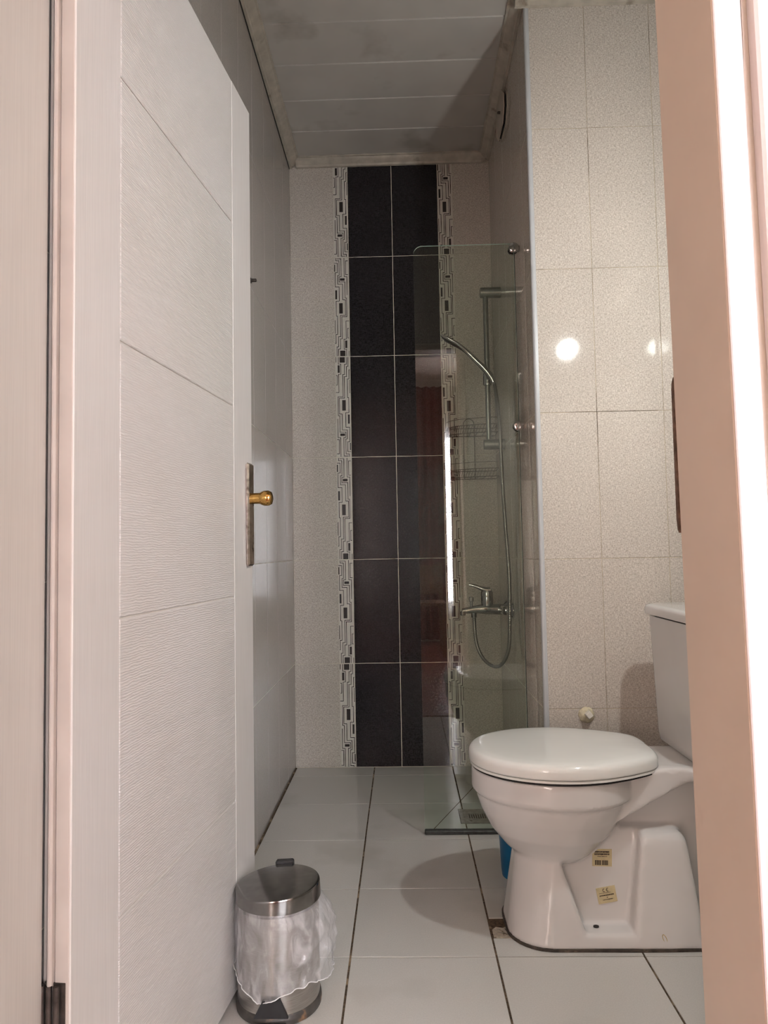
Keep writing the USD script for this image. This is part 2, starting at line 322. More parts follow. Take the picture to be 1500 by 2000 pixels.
# floor: bed and tiles
floor = thing('floor', 'pale grey glossy square floor tiles with dark dirty joints', 'floor', kind='structure')
obj('grout_bed', box(XL-.1, 1.05, YD0, YB+.1, -.08, -.0022), M['floor_grout'], floor, label='dark grout between the floor tiles')
T3 = .3333
fx = [XL+.004] + [x for x in (-.1365+T3*k for k in range(-1, 4)) if XL+.03 < x < XR-.03] + [XR-.002]
fy = [YD0+.002] + [y for y in (1.6903+T3*j for j in range(-3, 5)) if YD0+.05 < y < YB-.02] + [YB-.003]
DR0 = (.197, .262, 1.768, 1.864)          # small open drain beside the toilet
DR1 = (.180, .312, 2.488, 2.629)          # shower drain
for x0, x1 in zip(fx[:-1], fx[1:]):
    for y0, y1 in zip(fy[:-1], fy[1:]):
        base = sbox(x0+.0022, y0+.0013, x1-.0022, y1-.0013)
        rest = base
        for d in (DR0, DR1): rest = rest.difference(sbox(d[0], d[2], d[1], d[3]))
        rest = rest.difference(sbox(XS+.002, YF+.002, 2, 4))
        if rest.is_empty or rest.area < 1e-4: continue
        if rest.equals(base): m = tile((x0+.0022, y0+.0013, -.008), (1, 0, 0), (0, 1, 0), (0, 0, 1), x1-x0-.0044, y1-y0-.0026, .008)
        else: m = extrude(rest, .008); m.apply_translation((0, 0, -.008))
        obj('tile', m, M[rng.choice(['floor_tile', 'floor_tile_b'])], floor)
def strip(p, q, w, z0, z1):
    p, q = np.array(p, float), np.array(q, float); d = (q-p)/np.linalg.norm(q-p); s = np.array([-d[1], d[0]])*w/2
    m = extrude(Polygon([p+s, p-s, q-s, q+s]), z1-z0); m.apply_translation((0, 0, z0)); return m
obj('grout_line', strip((.072, 2.408), (.262, 2.87), .003, -.002, .0003), M['floor_grout'], floor, label='dark diagonal cut line across the shower floor')
obj('grout_line', strip((XL+.001, YD0+.1), (XL+.001, YB-.002), .007, -.002, .0006), M['floor_grout'], floor)

# left wall
wl = thing('wall_left', 'left bathroom wall of tall glossy beige tiles behind the open door', 'wall', kind='structure')
obj('grout_bed', box(XL-.1, XL-.0012, .93, YB+.1, -.02, 2.74), M['pale_grout'], wl)
obj('gap', box(XL-.001, XL+.0015, YF-.3, YB-.01, ZC-.042, ZC-.0345), M['dark'], wl, label='dark strip painting the shadow line under the ceiling cornice')  # dark box drawn in for the shadow along the cornice
tiled(wl, (XL, YB, 0), (0, -1, 0), (1, 0, 0), [.0, .2, .41, .62, .823, 1.026, 1.229, 1.432, 1.635, 1.838, 2.041, 2.21], mats='dimmed_tile')

# back wall: light, border, black, black, border, light
wb = thing('wall_back', 'back shower wall with a black tiled stripe between two patterned borders', 'wall', kind='structure')
obj('grout_bed', box(XL-.1, XS+.1, YB+.0012, YB+.1, -.02, 2.74), M['pale_grout'], wb)
XB = [XL, -.2822, -.2163, -.0190, .1872, .2540, XS]
for k, kind in enumerate(['light', 'border', 'black', 'black', 'border', 'light']):
    for r in range(6):
        x0, x1, z0, z1 = XB[k]+.0016, XB[k+1]-.0016, JZ[r]+.0014, JZ[r+1]-.0014
        if kind == 'border': x0, x1 = XB[k]+.0004, XB[k+1]-.0004
        if kind == 'light': x0, x1 = XB[k]+.0006, XB[k+1]-.0006
        m = tile((x0, YB+TT, z0), (1, 0, 0), (0, 0, 1), (0, -1, 0), x1-x0, z1-z0, TT)
        if kind == 'light': obj('tile', m, M[rng.choice(['light_tile', 'light_tile_b'])], wb)
        if kind == 'black': obj('tile', m, M['black_tile'], wb, label='black tile with a fine woven texture')
        if kind == 'border':
            bt = obj('border_tile', m, M['border_tile'], wb, label='narrow cream border tile printed with a dark maze of lines and rectangles')
            S = lambda pts, w=10: LineString(pts).buffer(w/2, cap_style='square', join_style='mitre')
            A = [S(p) for p in (
                [(195,95),(268,95),(268,437),(230,437),(230,535),(335,535),(335,840),(362,840),(362,1192),(272,1192),(272,1607),(240,1607),(240,1795),(205,1795),(205,1935)],
                [(175,85),(175,130),(232,130),(232,410),(205,410),(205,575),(292,575),(292,872),(340,872),(340,1166),(245,1166),(245,1565),(205,1565),(205,1755),(175,1755),(175,1935)],
                [(142,175),(200,175),(200,357),(160,357),(160,625),(228,625),(228,895),(172,895),(172,1175),(192,1175),(192,1522),(160,1522),(160,1692),(146,1692)],
                [(325,85),(325,435),(372,435),(372,780)], [(388,137),(352,137),(352,400),(388,400)],
                [(395,1272),(345,1272),(345,1612),(305,1612),(305,1802),(348,1802),(348,1935)],
                [(390,1412),(372,1412),(372,1592),(390,1592)], [(150,1260),(150,1500)], [(392,1840),(392,1935)])]
            A += [S([(152, 212), (152, 328)], 18)]
            A += [sbox(*q) for q in ((247,465,330,510),(158,690,190,860),(225,935,290,1130),(325,1640,362,1780),(232,1828,325,1930))]
            U = unary_union(A)
            W, H = XB[k+1]-XB[k], .4494
            U = affinity.affine_transform(U, [W/268, 0, 0, -H/1870, -138*W/268, H*(1+70/1870)])
            flip = r in ({0, 3, 5} if k == 1 else {0})
            if flip: U = affinity.rotate(U, 180, origin=(W/2, H/2))
            U = affinity.translate(U, XB[k], JZ[r] - (0 if r else .0078)).intersection(sbox(x0+.001, z0+.001, x1-.001, min(z1, 2.69)-.001))
            m = extrude(U, .0004); v, f = arr(m)
            obj('printed_pattern', (np.stack([v[:, 0], YB - .0002 - .0002*(v[:, 2] > 0), v[:, 1]], 1), f), M['border_print'], bt)

# shower side wall and the wall behind the toilet: one masonry block
ws = thing('wall_shower', 'right side wall of the shower, beige tiles, vent near the ceiling', 'wall', kind='structure')
obj('grout_bed', box(XS+.0012, XS+.06, YF+.0012, YB+.1, -.02, 2.74), M['pale_grout'], ws)
tiled(ws, (XS, YB, 0), (0, -1, 0), (-1, 0, 0), [.0, .203, .406, .609, .812, YB-YF-.012])
wf = thing('wall_toilet', 'beige flecked tile wall behind the toilet, right of the glass panel', 'wall', kind='structure')
obj('grout_bed', box(XS+.062, 1.07, YF+.0012, YF+.06, -.02, 2.74), M['wall_grout'], wf)
obj('grout_bed', box(XS+.0012, XS+.0618, YF+.0010, YF+.0012, -.02, 2.74), M['wall_grout'], wf)
tiled(wf, (0, YF, 0), (1, 0, 0), (0, -1, 0), [XS+.012, .6045, .8077, XR])
obj('trim_1', [lathe([(.0075, -.0), (.0075, 2.66)], (XS+.0055, YF+.0055, 0), 20), box(XS-.0012, XS+.006, YF+.006, YF+.013, 0, 2.66), box(XS+.006, XS+.013, YF-.0012, YF+.006, 0, 2.66)], M['corner_trim'], smooth=40,
    label='white plastic corner strip on the tiled edge beside the glass', cat='trim', kind='structure')

# right wall (beside the frame) and door wall
wr = thing('wall_right', 'right bathroom wall of beige tiles with the mirror and lamp', 'wall', kind='structure')
obj('grout_bed', box(XR+.0012, XR+.1, YD1, YF+.06, -.02, 2.74), M['pale_grout'], wr)
tiled(wr, (XR, YF, 0), (0, -1, 0), (-1, 0, 0), [.0, .2, .403, .606, .809, 1.012, YF-YD1])
wd = thing('wall_front', 'wall around the bathroom door, tiled on its bathroom side', 'wall', kind='structure')
DX0, DX1, DZ = -.464, .337, 2.03          # frame opening
obj('masonry', [box(-1.6, DX0-.03, YD0, YD1, 0, 2.74), box(DX1+.03, 2.4, YD0, YD1, 0, 2.74), box(DX0-.03, DX1+.03, YD0, YD1, DZ+.03, 2.74)], M['plaster'], wd)
tiled(wd, (XR, YD1+TT+.0005, 0), (-1, 0, 0), (0, 1, 0), [0, .2, .403, XR-DX1-.035])
tiled(wd, (DX1+.03, YD1+TT+.0005, 0), (-1, 0, 0), (0, 1, 0), [0, .2, .4, .6, .842], [DZ+.035, 2.2392, 2.70])

# ceiling of PVC planks
ce = thing('ceiling', 'dull grey plastic plank ceiling with dirty joints', 'ceiling', kind='structure')
obj('backing', box(XL-.1, 1.05, YD1-.1, YB+.1, ZC+.012, ZC+.05), M['pvc_back'], ce)
cj = [YD1] + [3.115-.2055*k for k in range(10, -1, -1)] + [YB]
for y0, y1 in zip(cj[:-1], cj[1:]):
    x1 = XR if y0 < YF else XS+.01
    prof = [(y0, ZC+.010), (y0, ZC+.004), (y0+.006, ZC+.004), (y0+.007, ZC+.0005), (y0+.0085, ZC), (y1-.003, ZC), (y1-.0008, ZC+.0025), (y1-.0008, ZC+.010)]
    obj('panel', sweep_profile([(a-y0, b-ZC) for a, b in prof], (XL, y0, ZC), (x1, y0, ZC), (0, 1, 0), (0, 0, 1)), M[rng.choice(['pvc', 'pvc_b'])], ce)
# cornices: profile (out from the wall, down from the ceiling)
CP = [(0, 0), (.045, 0), (.045, -.005), (.038, -.006), (.032, -.014), (.022, -.018), (.018, -.022), (.012, -.024), (.010, -.033), (0, -.034)]
def cornice(n, p0, p1, out, label):
    obj(f'trim_{n}', sweep_profile(CP, p0, p1, out, (0, 0, 1)), M['cornice'], smooth=35, label=label, cat='cornice', kind='structure')
cornice(2, (XL+.0005, YD1, ZC-.0005), (XL+.0005, YB, ZC-.0005), (1, 0, 0), 'yellowed ceiling cornice along the left wall, gap above it')
cornice(3, (XL+.03, YB-.0005, ZC-.0008), (XS, YB-.0005, ZC-.0008), (0, -1, 0), 'short ceiling cornice above the black tile stripe')
cornice(4, (XS-.0005, YF-.03, ZC-.0011), (XS-.0005, YB-.02, ZC-.0011), (-1, 0, 0), 'ceiling cornice along the shower side wall above the vent')
CP = [(a*1.1, b*1.5) for a, b in CP]
cornice(5, (XS-.03, YF-.0005, ZC-.0014), (XR, YF-.0005, ZC-.0014), (0, -1, 0), 'ceiling cornice above the wall behind the toilet')

# ------------------------------------------------------------------ door and its frame
HX, HY = -.430, .928
ds = np.array([.1086, .9941, 0]); ds /= np.linalg.norm(ds); dn = np.array([ds[1], -ds[0], 0])
def dl(m):
    """door coordinates (s from the hinge, t out of the visible face, z) to the world"""
    v, f = arr(m); return np.array([HX, HY, 0]) + v[:, :1]*ds + v[:, 1:2]*dn + v[:, 2:]*np.array([0, 0, 1]), f[:, ::-1]
door = thing('door_1', 'open white wood-look bathroom door with horizontal grooves, left of the shower', 'door', kind='structure')
DW, DH0, DH1 = .745, .012, 1.984
obj('core', dl(box(.006, DW-.003, -.038, -.003, DH0+.002, DH1-.002)), M['door_core'], door)
obj('edge_strip', [dl(cbox(0, .006, -.022, -.0005, DH0, DH1, .002)), dl(cbox(-.007, .006, -.029, -.022, DH0, DH1, .0025)), dl(cbox(.004, .0075, -.0395, -.029, DH0, DH1, .0015))], M['door_edge'], door, label='pinkish hinge edge of the door with a raised lip')
for s0, s1 in ((.0008, .1235), (.6215, DW)):
    obj('stile', dl(cbox(s0, s1, -.004, 0, DH0, DH1, .0014)), M['stile'], door)
pz = [DH0, .404, .832, 1.246, 1.657, DH1]
for z0, z1 in zip(pz[:-1], pz[1:]):
    obj('panel', dl(cbox(.1249, .6201, -.004, -.0002, z0+.0012, z1-.0012, .0014)), M['panel'], door)
obj('back_board', dl(box(.006, DW-.001, -.040, -.038, DH0+.001, DH1-.001)), M['stile'], door)
lp = obj('lock_plate', dl(cbox(.695, .735, .0, .0085, .896, 1.132, .004)), M['old_brass'], door, label='long worn metal lock plate')
kc = np.array([.712, 0, 1.05])
obj('knob', dl(trimesh.util.concatenate([trimesh.Trimesh(*lathe([(.0125, .007), (.0125, .030), (.0155, .034), (.0175, .040), (.0175, .050), (.0145, .056), (.008, .0585)], (.712, 0, 1.05), 32, 'y'), process=False)])), M['brass'], lp, smooth=40, label='short brass door knob')
hp = obj('hinge', [dl(box(-.001, .001, -.034, -.006, .29, .386))] , M['iron'], door, label='dark metal hinge leaf on the door edge')
obj('knuckle', [tube([dl((np.array([[-.004, -.036+.010*k, .288]]), np.array([[0, 0, 0]])))[0][0], dl((np.array([[-.004, -.036+.010*k, .384]]), np.array([[0, 0, 0]])))[0][0]], .0042, 12) for k in range(3)], M['iron'], hp, smooth=40)

jl = thing('trim_6', 'left door frame jamb of pale wood-look foil', 'door frame', kind='structure')
obj('jamb', cbox(DX0-.028, DX0, YD0-.005, YD1+.041, 0, DZ, .003), M['jamb_left'], jl)
obj('architrave', cbox(DX0-.11, DX0-.030, YD0-.024, YD0-.001, 0, DZ+.08, .006), M['casing'], jl)
def lean(m):
    v, f = arr(m); v = np.array(v); v[:, 0] += (1.6-v[:, 2])*.0088 - .0035; return v, f
jr = thing('trim_7', 'right door frame jamb, warm bounce light put into its tan colour, bright casing beside it', 'door frame', kind='structure')
obj('jamb', lean(cbox(DX1, DX1+.029, YD0-.004, YD1, 0, DZ, .0025)), M['jamb'], jr, label='inner face of the frame, tan bounce light put into its colour')
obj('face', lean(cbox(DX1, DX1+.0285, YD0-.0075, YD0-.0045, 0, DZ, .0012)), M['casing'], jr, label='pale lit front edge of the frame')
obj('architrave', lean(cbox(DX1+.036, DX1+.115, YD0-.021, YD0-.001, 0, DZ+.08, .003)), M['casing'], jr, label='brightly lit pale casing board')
obj('strike_plate', extrude(Polygon([(.940, 0), (1.132, 0), (1.126, .005), (1.118, .0065), (.958, .0065), (.944, .004)]), .005), M['rust'], jr, label='rusty brown strike plate on the frame edge')
p = stage.GetPrimAtPath('/World/trim_7/strike_plate'); pts = np.array(UsdGeom.Mesh(p).GetPointsAttr().Get())
UsdGeom.Mesh(p).GetPointsAttr().Set([Gf.Vec3f(float(DX1+.0007+a[2]), float(YD1+.0005+a[1]), float(a[0])) for a in pts])
jh = thing('trim_8', 'head of the door frame above the opening', 'door frame', kind='structure')
obj('head', [box(DX0-.028, DX1+.029, YD0-.004, YD1, DZ+.0005, DZ+.029), box(DX0-.11, DX1+.115, YD0-.021, YD0-.005, DZ+.081, DZ+.16)], M['jamb'], jh)
obj('threshold', cbox(DX0+.001, DX1-.001, YD0-.02, YD0+.001, -.01, .006, .003), M['laminate'], jh)

# ------------------------------------------------------------------ toilet
TY = 1.84
tl = thing('toilet', 'white ceramic close-coupled toilet with lid down, side on at the right', 'toilet', (.45, TY, 0))
def egg(a, w, s=1.):
    A = np.where(a < .375, .212, .188*np.clip(s, .05, 1)**.8); return np.sqrt(((a-.375)/A)**2 + (w/.180)**2)
def smin(a, b, k): h = np.clip(.5+.5*(b-a)/k, 0, 1); return b*(1-h) + a*h - k*h*(1-h)
def smax(a, b, k): return -smin(-a, -b, k)
def rrect(a, w, a0, a1, hw, r):
    ca = (a0+a1)/2; dx = np.abs(a-ca)-((a1-a0)/2-r); dy = np.abs(w)-(hw-r)
    return np.hypot(np.maximum(dx, 0), np.maximum(dy, 0)) + np.minimum(np.maximum(dx, dy), 0) - r
def poly_sd(a, z, P):
    P = np.array(P, float); d = np.full(a.shape, -1e9)          # convex, counter-clockwise
    for p, q in zip(P, np.roll(P, -1, 0)):
        e = q-p; n = np.array([e[1], -e[0]])/np.hypot(*e); d = np.maximum(d, (a-p[0])*n[0] + (z-p[1])*n[1])
    return d
st = .005; lo = np.array([.13, -.215, -.02]); dims = (np.array([.90, .215, .415])-lo)/st
aa, ww, zz = np.meshgrid(*[lo[k]+st*np.arange(int(dims[k])+1) for k in range(3)], indexing='ij')
sz = np.interp(zz, [.13, .155, .17, .182, .197, .24, .283, .315, .326, .333, .385, .40], [.05, .22, .38, .51, .62, .79, .895, .945, .955, 1.0, 1.0, .985])
bowl = smax((egg(aa, ww, sz) - sz)*.165, zz-.388, .008)
hw = .131 - .10*np.clip(zz, 0, .3) + .02*np.clip(.02-zz, 0, 1)
a_front = .236 + .15*np.clip(zz, 0, .3); a_rear = .685 - .13*np.clip(zz, 0, .3)
ca = (a_front+a_rear)/2; rr = .098
dx = np.abs(aa-ca)-((a_rear-a_front)/2-rr); dy = np.abs(ww)-(hw-rr)
ped = np.hypot(np.maximum(dx, 0), np.maximum(dy, 0)) + np.minimum(np.maximum(dx, dy), 0) - rr
dx2 = np.abs(aa-.60)-.085; dy2 = np.abs(ww)-(hw-.02)
rear = np.hypot(np.maximum(dx2+.02, 0), np.maximum(dy2, 0)) + np.minimum(np.maximum(dx2+.02, dy2), 0) - .02
rear = smax(rear, aa-(.685-.13*zz), .02)
ped = smin(ped, rear, .01)
ped = smax(ped, zz-.255, .03)
pocket = smax(poly_sd(aa, zz, [(.408, .036), (.517, .036), (.552, .30), (.320, .30)]), .070-np.abs(ww), .012)
ped = smax(ped, -pocket, .014)
inner = smax(rrect(aa, ww, .30, .66, .072, .05), zz-.235-.15*np.clip(aa-.54, 0, .2), .02)                     # pocket back, trapway
trap = smax(smax(np.abs(ww)-.040, .515-.5*np.clip(.24-zz, 0, .2)-aa, .02), smax(aa-.72, zz-.39, .02), .02)
body = smin(smin(ped, inner, .012), trap, .02)
body = smin(body, bowl, .014)
skirt = smax(smax(np.abs(ww)-(.112-.10*np.clip(aa-.5, 0, .2)), poly_sd(aa, zz, [(.40, .29), (.485, .279), (.675, .372), (.70, .399), (.40, .399)]), .008), aa-.855, .012)
body = smin(body, skirt, .004)
plat = smax(smax(np.abs(ww)-np.interp(aa, [.62, .70, .86], [.088, .12, .17]), np.maximum(.372-zz, zz-.399), .01), np.maximum(.60-aa, aa-.855), .012)
body = smin(body, plat, .012)
body = smax(body, -zz+.004, .003)
bv, bf = surface_nets(body, lo, st)
bv[:, 1] += TY
obj('bowl', (bv, bf), M['ceramic'], tl, smooth=True)
def lid_ring(inset, z, n=96):
    t = np.linspace(0, 2*np.pi, n, endpoint=False); P = []
    for q in t:
        c, s = math.cos(q), math.sin(q)
        if c >= 0:
            LP = [(.372, .187), (.43, .181), (.49, .161), (.54, .136), (.578, .112), (.592, .098), (.601, .08), (.605, .06), (.606, 0)]
            ang_ = [math.atan2(w_, a_-.372) for a_, w_ in LP][::-1]; rad_ = [math.hypot(w_, a_-.372) for a_, w_ in LP][::-1]
            q_ = abs(math.atan2(s, c)); R_ = np.interp(q_, ang_, rad_); a, w = .372 + R_*c, R_*s
        elif c < 0: a, w = .372 + .215*c, .187*math.copysign(abs(s)**.94, s)
        P.append((a, w))
    pg = Polygon(P).buffer(-inset) if inset > 0 else Polygon(P)
    xy = np.array(pg.exterior.coords)[:-1]; cen = np.array([.39, 0]); out = []
    ang = np.arctan2(xy[:, 1]-cen[1], xy[:, 0]-cen[0]); rad = np.hypot(*(xy-cen).T); o = np.argsort(ang)
    rr_ = np.interp(t, np.mod(ang[o], 2*np.pi)[np.argsort(np.mod(ang[o], 2*np.pi))], rad[o][np.argsort(np.mod(ang[o], 2*np.pi))], period=2*np.pi)
    return np.stack([cen[0]+rr_*np.cos(t), TY+cen[1]+rr_*np.sin(t), np.full(n, z)], 1)
obj('gap', loft([lid_ring(.010, .3865), lid_ring(.006, .3885), lid_ring(.006, .3920), lid_ring(.010, .3925)]), M['dark'], tl, label='dark ring painting the shade in the gap under the seat')  # near-black ring painted as the shade between bowl and seat
obj('seat', loft([lid_ring(.006, .3922), lid_ring(.0025, .3935), lid_ring(.0025, .3985), lid_ring(.008, .3998)]), M['lid_plastic'], tl, smooth=50)
obj('lid', loft([lid_ring(.008, .4000), lid_ring(.002, .4010), lid_ring(0, .4045), lid_ring(0, .418), lid_ring(.002, .425), lid_ring(.006, .430), lid_ring(.012, .4335), lid_ring(.03, .4365), lid_ring(.07, .4385), lid_ring(.12, .4392)]), M['lid_plastic'], tl, smooth=50, label='glossy white closed seat lid')
def rrx(a0, a1, hw_, r, z, n=12, bow=.0):
    P = []
    for cx, cy, s0 in ((a1-r, hw_-r, 0), (a0+r, hw_-r, 1), (a0+r, -hw_+r, 2), (a1-r, -hw_+r, 3)):
        for k in range(n):
            q = (s0 + k/(n-1))*math.pi/2; P.append((cx+r*math.cos(q), cy+r*math.sin(q), z))
    P = np.array(P); P[:, 1] += TY
    return P
obj('tank', loft([rrx(.694, .87, .176, .03, .4005), rrx(.688, .875, .182, .034, .405), rrx(.685, .88, .186, .036, .425), rrx(.678, .885, .205, .038, .7345)]), M['ceramic'], tl, smooth=45)
obj('tank_lid', loft([rrx(.674, .888, .208, .038, .7385), rrx(.668, .890, .214, .04, .7405), rrx(.668, .890, .214, .04, .757), rrx(.672, .888, .210, .038, .764), rrx(.685, .880, .197, .03, .7675)]), M['ceramic'], tl, smooth=45)
obj('tank_gap', loft([rrx(.69, .85, .19, .03, .7340), rrx(.69, .85, .19, .03, .7390)]), M['dark'], tl)
obj('flush_button', lathe([(.02, .7670), (.02, .772), (.016, .776), (.004, .777)], (.765, TY, 0), 28), M['iron'], tl, smooth=40, label='round dark flush button')
hl = TY-.073
obj('bolt_hole', xform(lathe([(.0065, -.001), (.0065, .0018)], (0, 0, 0), 20), np.diag([1, .75, 1]), (.437, TY-.094, .0375)), M['dark'], tl, label='small dark bolt hole in the foot')
from shapely.geometry import MultiPoint
low = bv[bv[:, 2] < .009]; sealp = [MultiPoint(np.stack([low[:, 0], low[:, 1]-TY], 1)).convex_hull.buffer(.0035)]
m0 = extrude(sealp[0].difference(sealp[0].buffer(-.016)), .006); m0.apply_translation((0, TY, .0004))
obj('sealant', m0, M['sealant'], tl, label='blackened sealant line around the foot')
gx_, gz_ = .583, .028
gc = np.array([np.argmin(np.abs(aa[:, 0, 0]-gx_)), np.argmin(np.abs(zz[0, 0, :]-gz_))]); gln = body[gc[0], :, gc[1]]; gk = int(np.argmax(gln < 0))
gy = TY + ww[0, gk-1, 0] + st*gln[gk-1]/(gln[gk-1]-gln[gk])
q = np.linspace(0, 2*np.pi, 24, endpoint=False)
obj('glue_mark', tube(np.stack([gx_+.004*np.cos(q)-.003*np.sin(q), np.full(24, gy), gz_+.009*np.sin(q)], 1), .0009, 6, closed=True), M['glue'], tl, label='small yellow ring of old glue')
# stickers in the recess
def plaque(c, w, h, rot, items, name_label):
    col = np.array([np.argmin(np.abs(aa[:, 0, 0]-c[0])), np.argmin(np.abs(zz[0, 0, :]-c[1]))]); line = body[col[0], :, col[1]]; k0 = int(np.argmax(line < 0))
    y = TY + ww[0, k0-1, 0] + st*line[k0-1]/(line[k0-1]-line[k0]) - .0006
    R = np.array([[math.cos(rot), -math.sin(rot)], [math.sin(rot), math.cos(rot)]])
    def place(poly, y0, y1):
        v, f = arr(extrude(poly, 1.0)); q = v[:, :2] @ R.T + np.array(c)
        return np.stack([q[:, 0], y0+(y1-y0)*v[:, 2], q[:, 1]], 1), f[:, ::-1]
    s = obj('sticker', place(sbox(-w/2, -h/2, w/2, h/2), y+.001, y-.0008), M['sticker'], tl, label=name_label)
    obj('print', place(unary_union(items), y-.0007, y-.0011), M['ink'], s)
rs = random.Random(3); it = []
def words(x0, x1, yc, hh, wmin=.0012, wmax=.0022, gap=.0006):
    x = x0
    while x < x1:
        w = rs.uniform(wmin, wmax); it.append(sbox(x, yc-hh/2*rs.uniform(.7, 1), min(x+w, x1), yc+hh/2)); x += w+gap*rs.uniform(.4, 1.4)
words(-.018, .017, .0135, .0045); words(-.018, .017, .0080, .0042); words(-.011, .012, .0030, .0016, .0008, .0014)
x = -.017
while x < .013:
    w = rs.uniform(.0006, .0018)
    if not -.002 < x < -.0005: it.append(sbox(x, -.017, x+w, -.006))
    x += w + rs.uniform(.0003, .0007)
plaque((.461, .187), .046, .040, -.03, it, 'upper yellow sticker with a barcode')
it = []
def arc(cx, cy, r, t, a0, a1):
    q = np.radians(np.linspace(a0, a1, 14)); return LineString(np.stack([cx+r*np.cos(q), cy+r*np.sin(q)], 1)).buffer(t/2, cap_style='flat')
it += [arc(-.004, .0115, .0034, .0011, 70, 290), arc(.0045, .0115, .0034, .0011, 70, 290), sbox(.0012, .011, .0042, .012)]
words(-.017, .010, .0052, .0012, .0007, .0013); words(-.017, .017, -.0005, .0028, .001, .002); it.append(sbox(-.001, -.0065, .0015, -.0050)); words(-.011, .012, -.0105, .0022, .0008, .0018, .001)
plaque((.469, .101), .045, .037, .17, it, 'lower yellow sticker with a CE mark, tilted')

# ------------------------------------------------------------------ pedal bin and its bag
BX, BY, BR = -.272, 1.532, .084
bn = thing('pedal_bin', 'small brushed steel pedal bin with a domed lid beside the door', 'bin', (BX, BY, 0))
obj('body', lathe([(BR, .018), (BR, .205), (BR-.003, .207), (BR-.003, .03)], (BX, BY, 0), 64, cap1=False), M['steel'], bn, smooth=40)
obj('base_ring', lathe([(BR-.004, .0005), (BR+.003, .002), (BR+.004, .010), (BR+.003, .018), (BR, .021)], (BX, BY, 0), 64), M['base_ring'], bn, smooth=40, label='dark stained plastic base ring')
def tilt(m, ang=.055, c=(BX, BY, .225)):
    cs, sn = math.cos(ang), math.sin(ang); v, f = arr(m); d = v-np.array(c)
    return np.stack([d[:, 0]*cs - d[:, 2]*sn, d[:, 1], d[:, 0]*sn + d[:, 2]*cs], 1) + np.array(c), f
LR = BR+.0035
obj('lid', tilt(lathe([(LR-.006, .2085), (LR-.001, .2085), (LR, .210), (LR, .236), (LR-.0015, .2395), (LR-.006, .2405), (LR*.7, .2435), (LR*.35, .2452), (.004, .2456)], (BX, BY, 0), 72)), M['steel_lid'], bn, smooth=30, label='round polished steel lid')
obj('hinge', tilt(cbox(BX-.020, BX+.020, BY+LR-.004, BY+LR+.012, .205, .247, .003)), M['black_plastic'], bn, label='black plastic lid hinge')
pd = np.array([(-.031, 0), (.037, 0), (.021, .034), (-.013, .034)])
v, f = arr(extrude(Polygon(pd), .006)); obj('pedal_cover', (np.stack([BX+v[:, 0]-.004, BY-BR-.001-v[:, 2]+.006*(1-np.cos(v[:, 0]*20)), .020+v[:, 1]], 1), f[:, ::-1]), M['black_plastic'], bn, label='black plastic pedal housing')
obj('pedal', cbox(BX-.036, BX+.030, BY-BR-.030, BY-BR-.004, .006, .012, .002), M['steel_lid'], bn)

hem_t = np.radians([-180, -150, -128, -108, -85, -62, -45, -20, 15, 50, 90, 130, 180])
hem_z = np.array([.080, .074, .060, .046, .056, .070, .078, .068, .070, .085, .10, .10, .080])
bul = np.array([.004, .002, .002, .003, .004,   .009, .018, .030, .032, .022, .010, .005, .004])
nt, nv = 220, 40
tt = np.linspace(-np.pi, np.pi, nt, endpoint=False); V = np.linspace(0, 1, nv)
hz = np.interp(tt, hem_t, hem_z); bl = np.interp(tt, hem_t, bul)
pts = []
rg = np.random.default_rng(5)
for v_ in V:
    z = .213*(1-v_) + hz*v_ + .010*v_*0
    prof = min(1, v_*3.2)**.8 * (1 - .12*v_)
    fold = .0012*np.sin(tt*17 + 3*v_) * v_
    nz = np.abs(meshkit.fbm(np.stack([np.cos(tt)*5+2*v_, np.sin(tt)*5, np.full(nt, v_*3)], 1), 3, 3)-.5)*2.2-.3
    r = BR + .0035 + bl*prof + fold + nz*(.016*(.25+bl*30)*min(1, 3*v_))
    r = np.maximum(r, BR+.0016)
    pts.append(np.stack([BX+r*np.cos(tt), BY+r*np.sin(tt), z], 1))
bg = thing('bin_bag', 'crumpled clear plastic bag hanging over the rim of the steel bin', 'bag', (BX, BY, .05))
obj('film', loft(pts, False, False), M['bag'], bg, smooth=True)
obj('hem', tube(pts[-1], .0011, 6, closed=True), M['bag_hem'], bg, smooth=True, label='whiter rolled lower edge of the bag')

# ------------------------------------------------------------------ shower
GY = 2.40
gl = thing('shower_glass', 'clear greenish fixed glass shower panel with rounded top corner', 'glass panel', (.23, GY, 0))
gx0, gx1, gz0, gz1 = .056, XS-.020, .004, 1.962
c = .03
gp = Polygon([(gx0, gz0), (gx1, gz0), (gx1, gz1)] + [(gx0+c-c*math.sin(q), gz1-c+c*math.cos(q)) for q in np.linspace(0, math.pi/2, 10)])
v, f = arr(extrude(gp, .008)); side = np.ptp(v[f][:, :, 2], axis=1) > .001
W3 = np.stack([v[:, 0], GY+v[:, 2], v[:, 1]], 1)
obj('pane', (W3, f[~side][:, ::-1]), M['glass'], gl)
obj('edge', (W3, f[side][:, ::-1]), M['glass_edge'], gl, label='dark green ground edge of the glass')
obj('seal', cbox(gx0, gx1+.018, GY-.008, GY+.016, .0006, .013, .003), M['gasket'], gl, label='black mouldy seal along the foot of the glass')
obj('gasket', box(gx1+.0002, gx1+.0022, GY+.001, GY+.007, gz0+.006, gz1), M['gasket'], gl, label='dark strip along the wall edge of the glass')
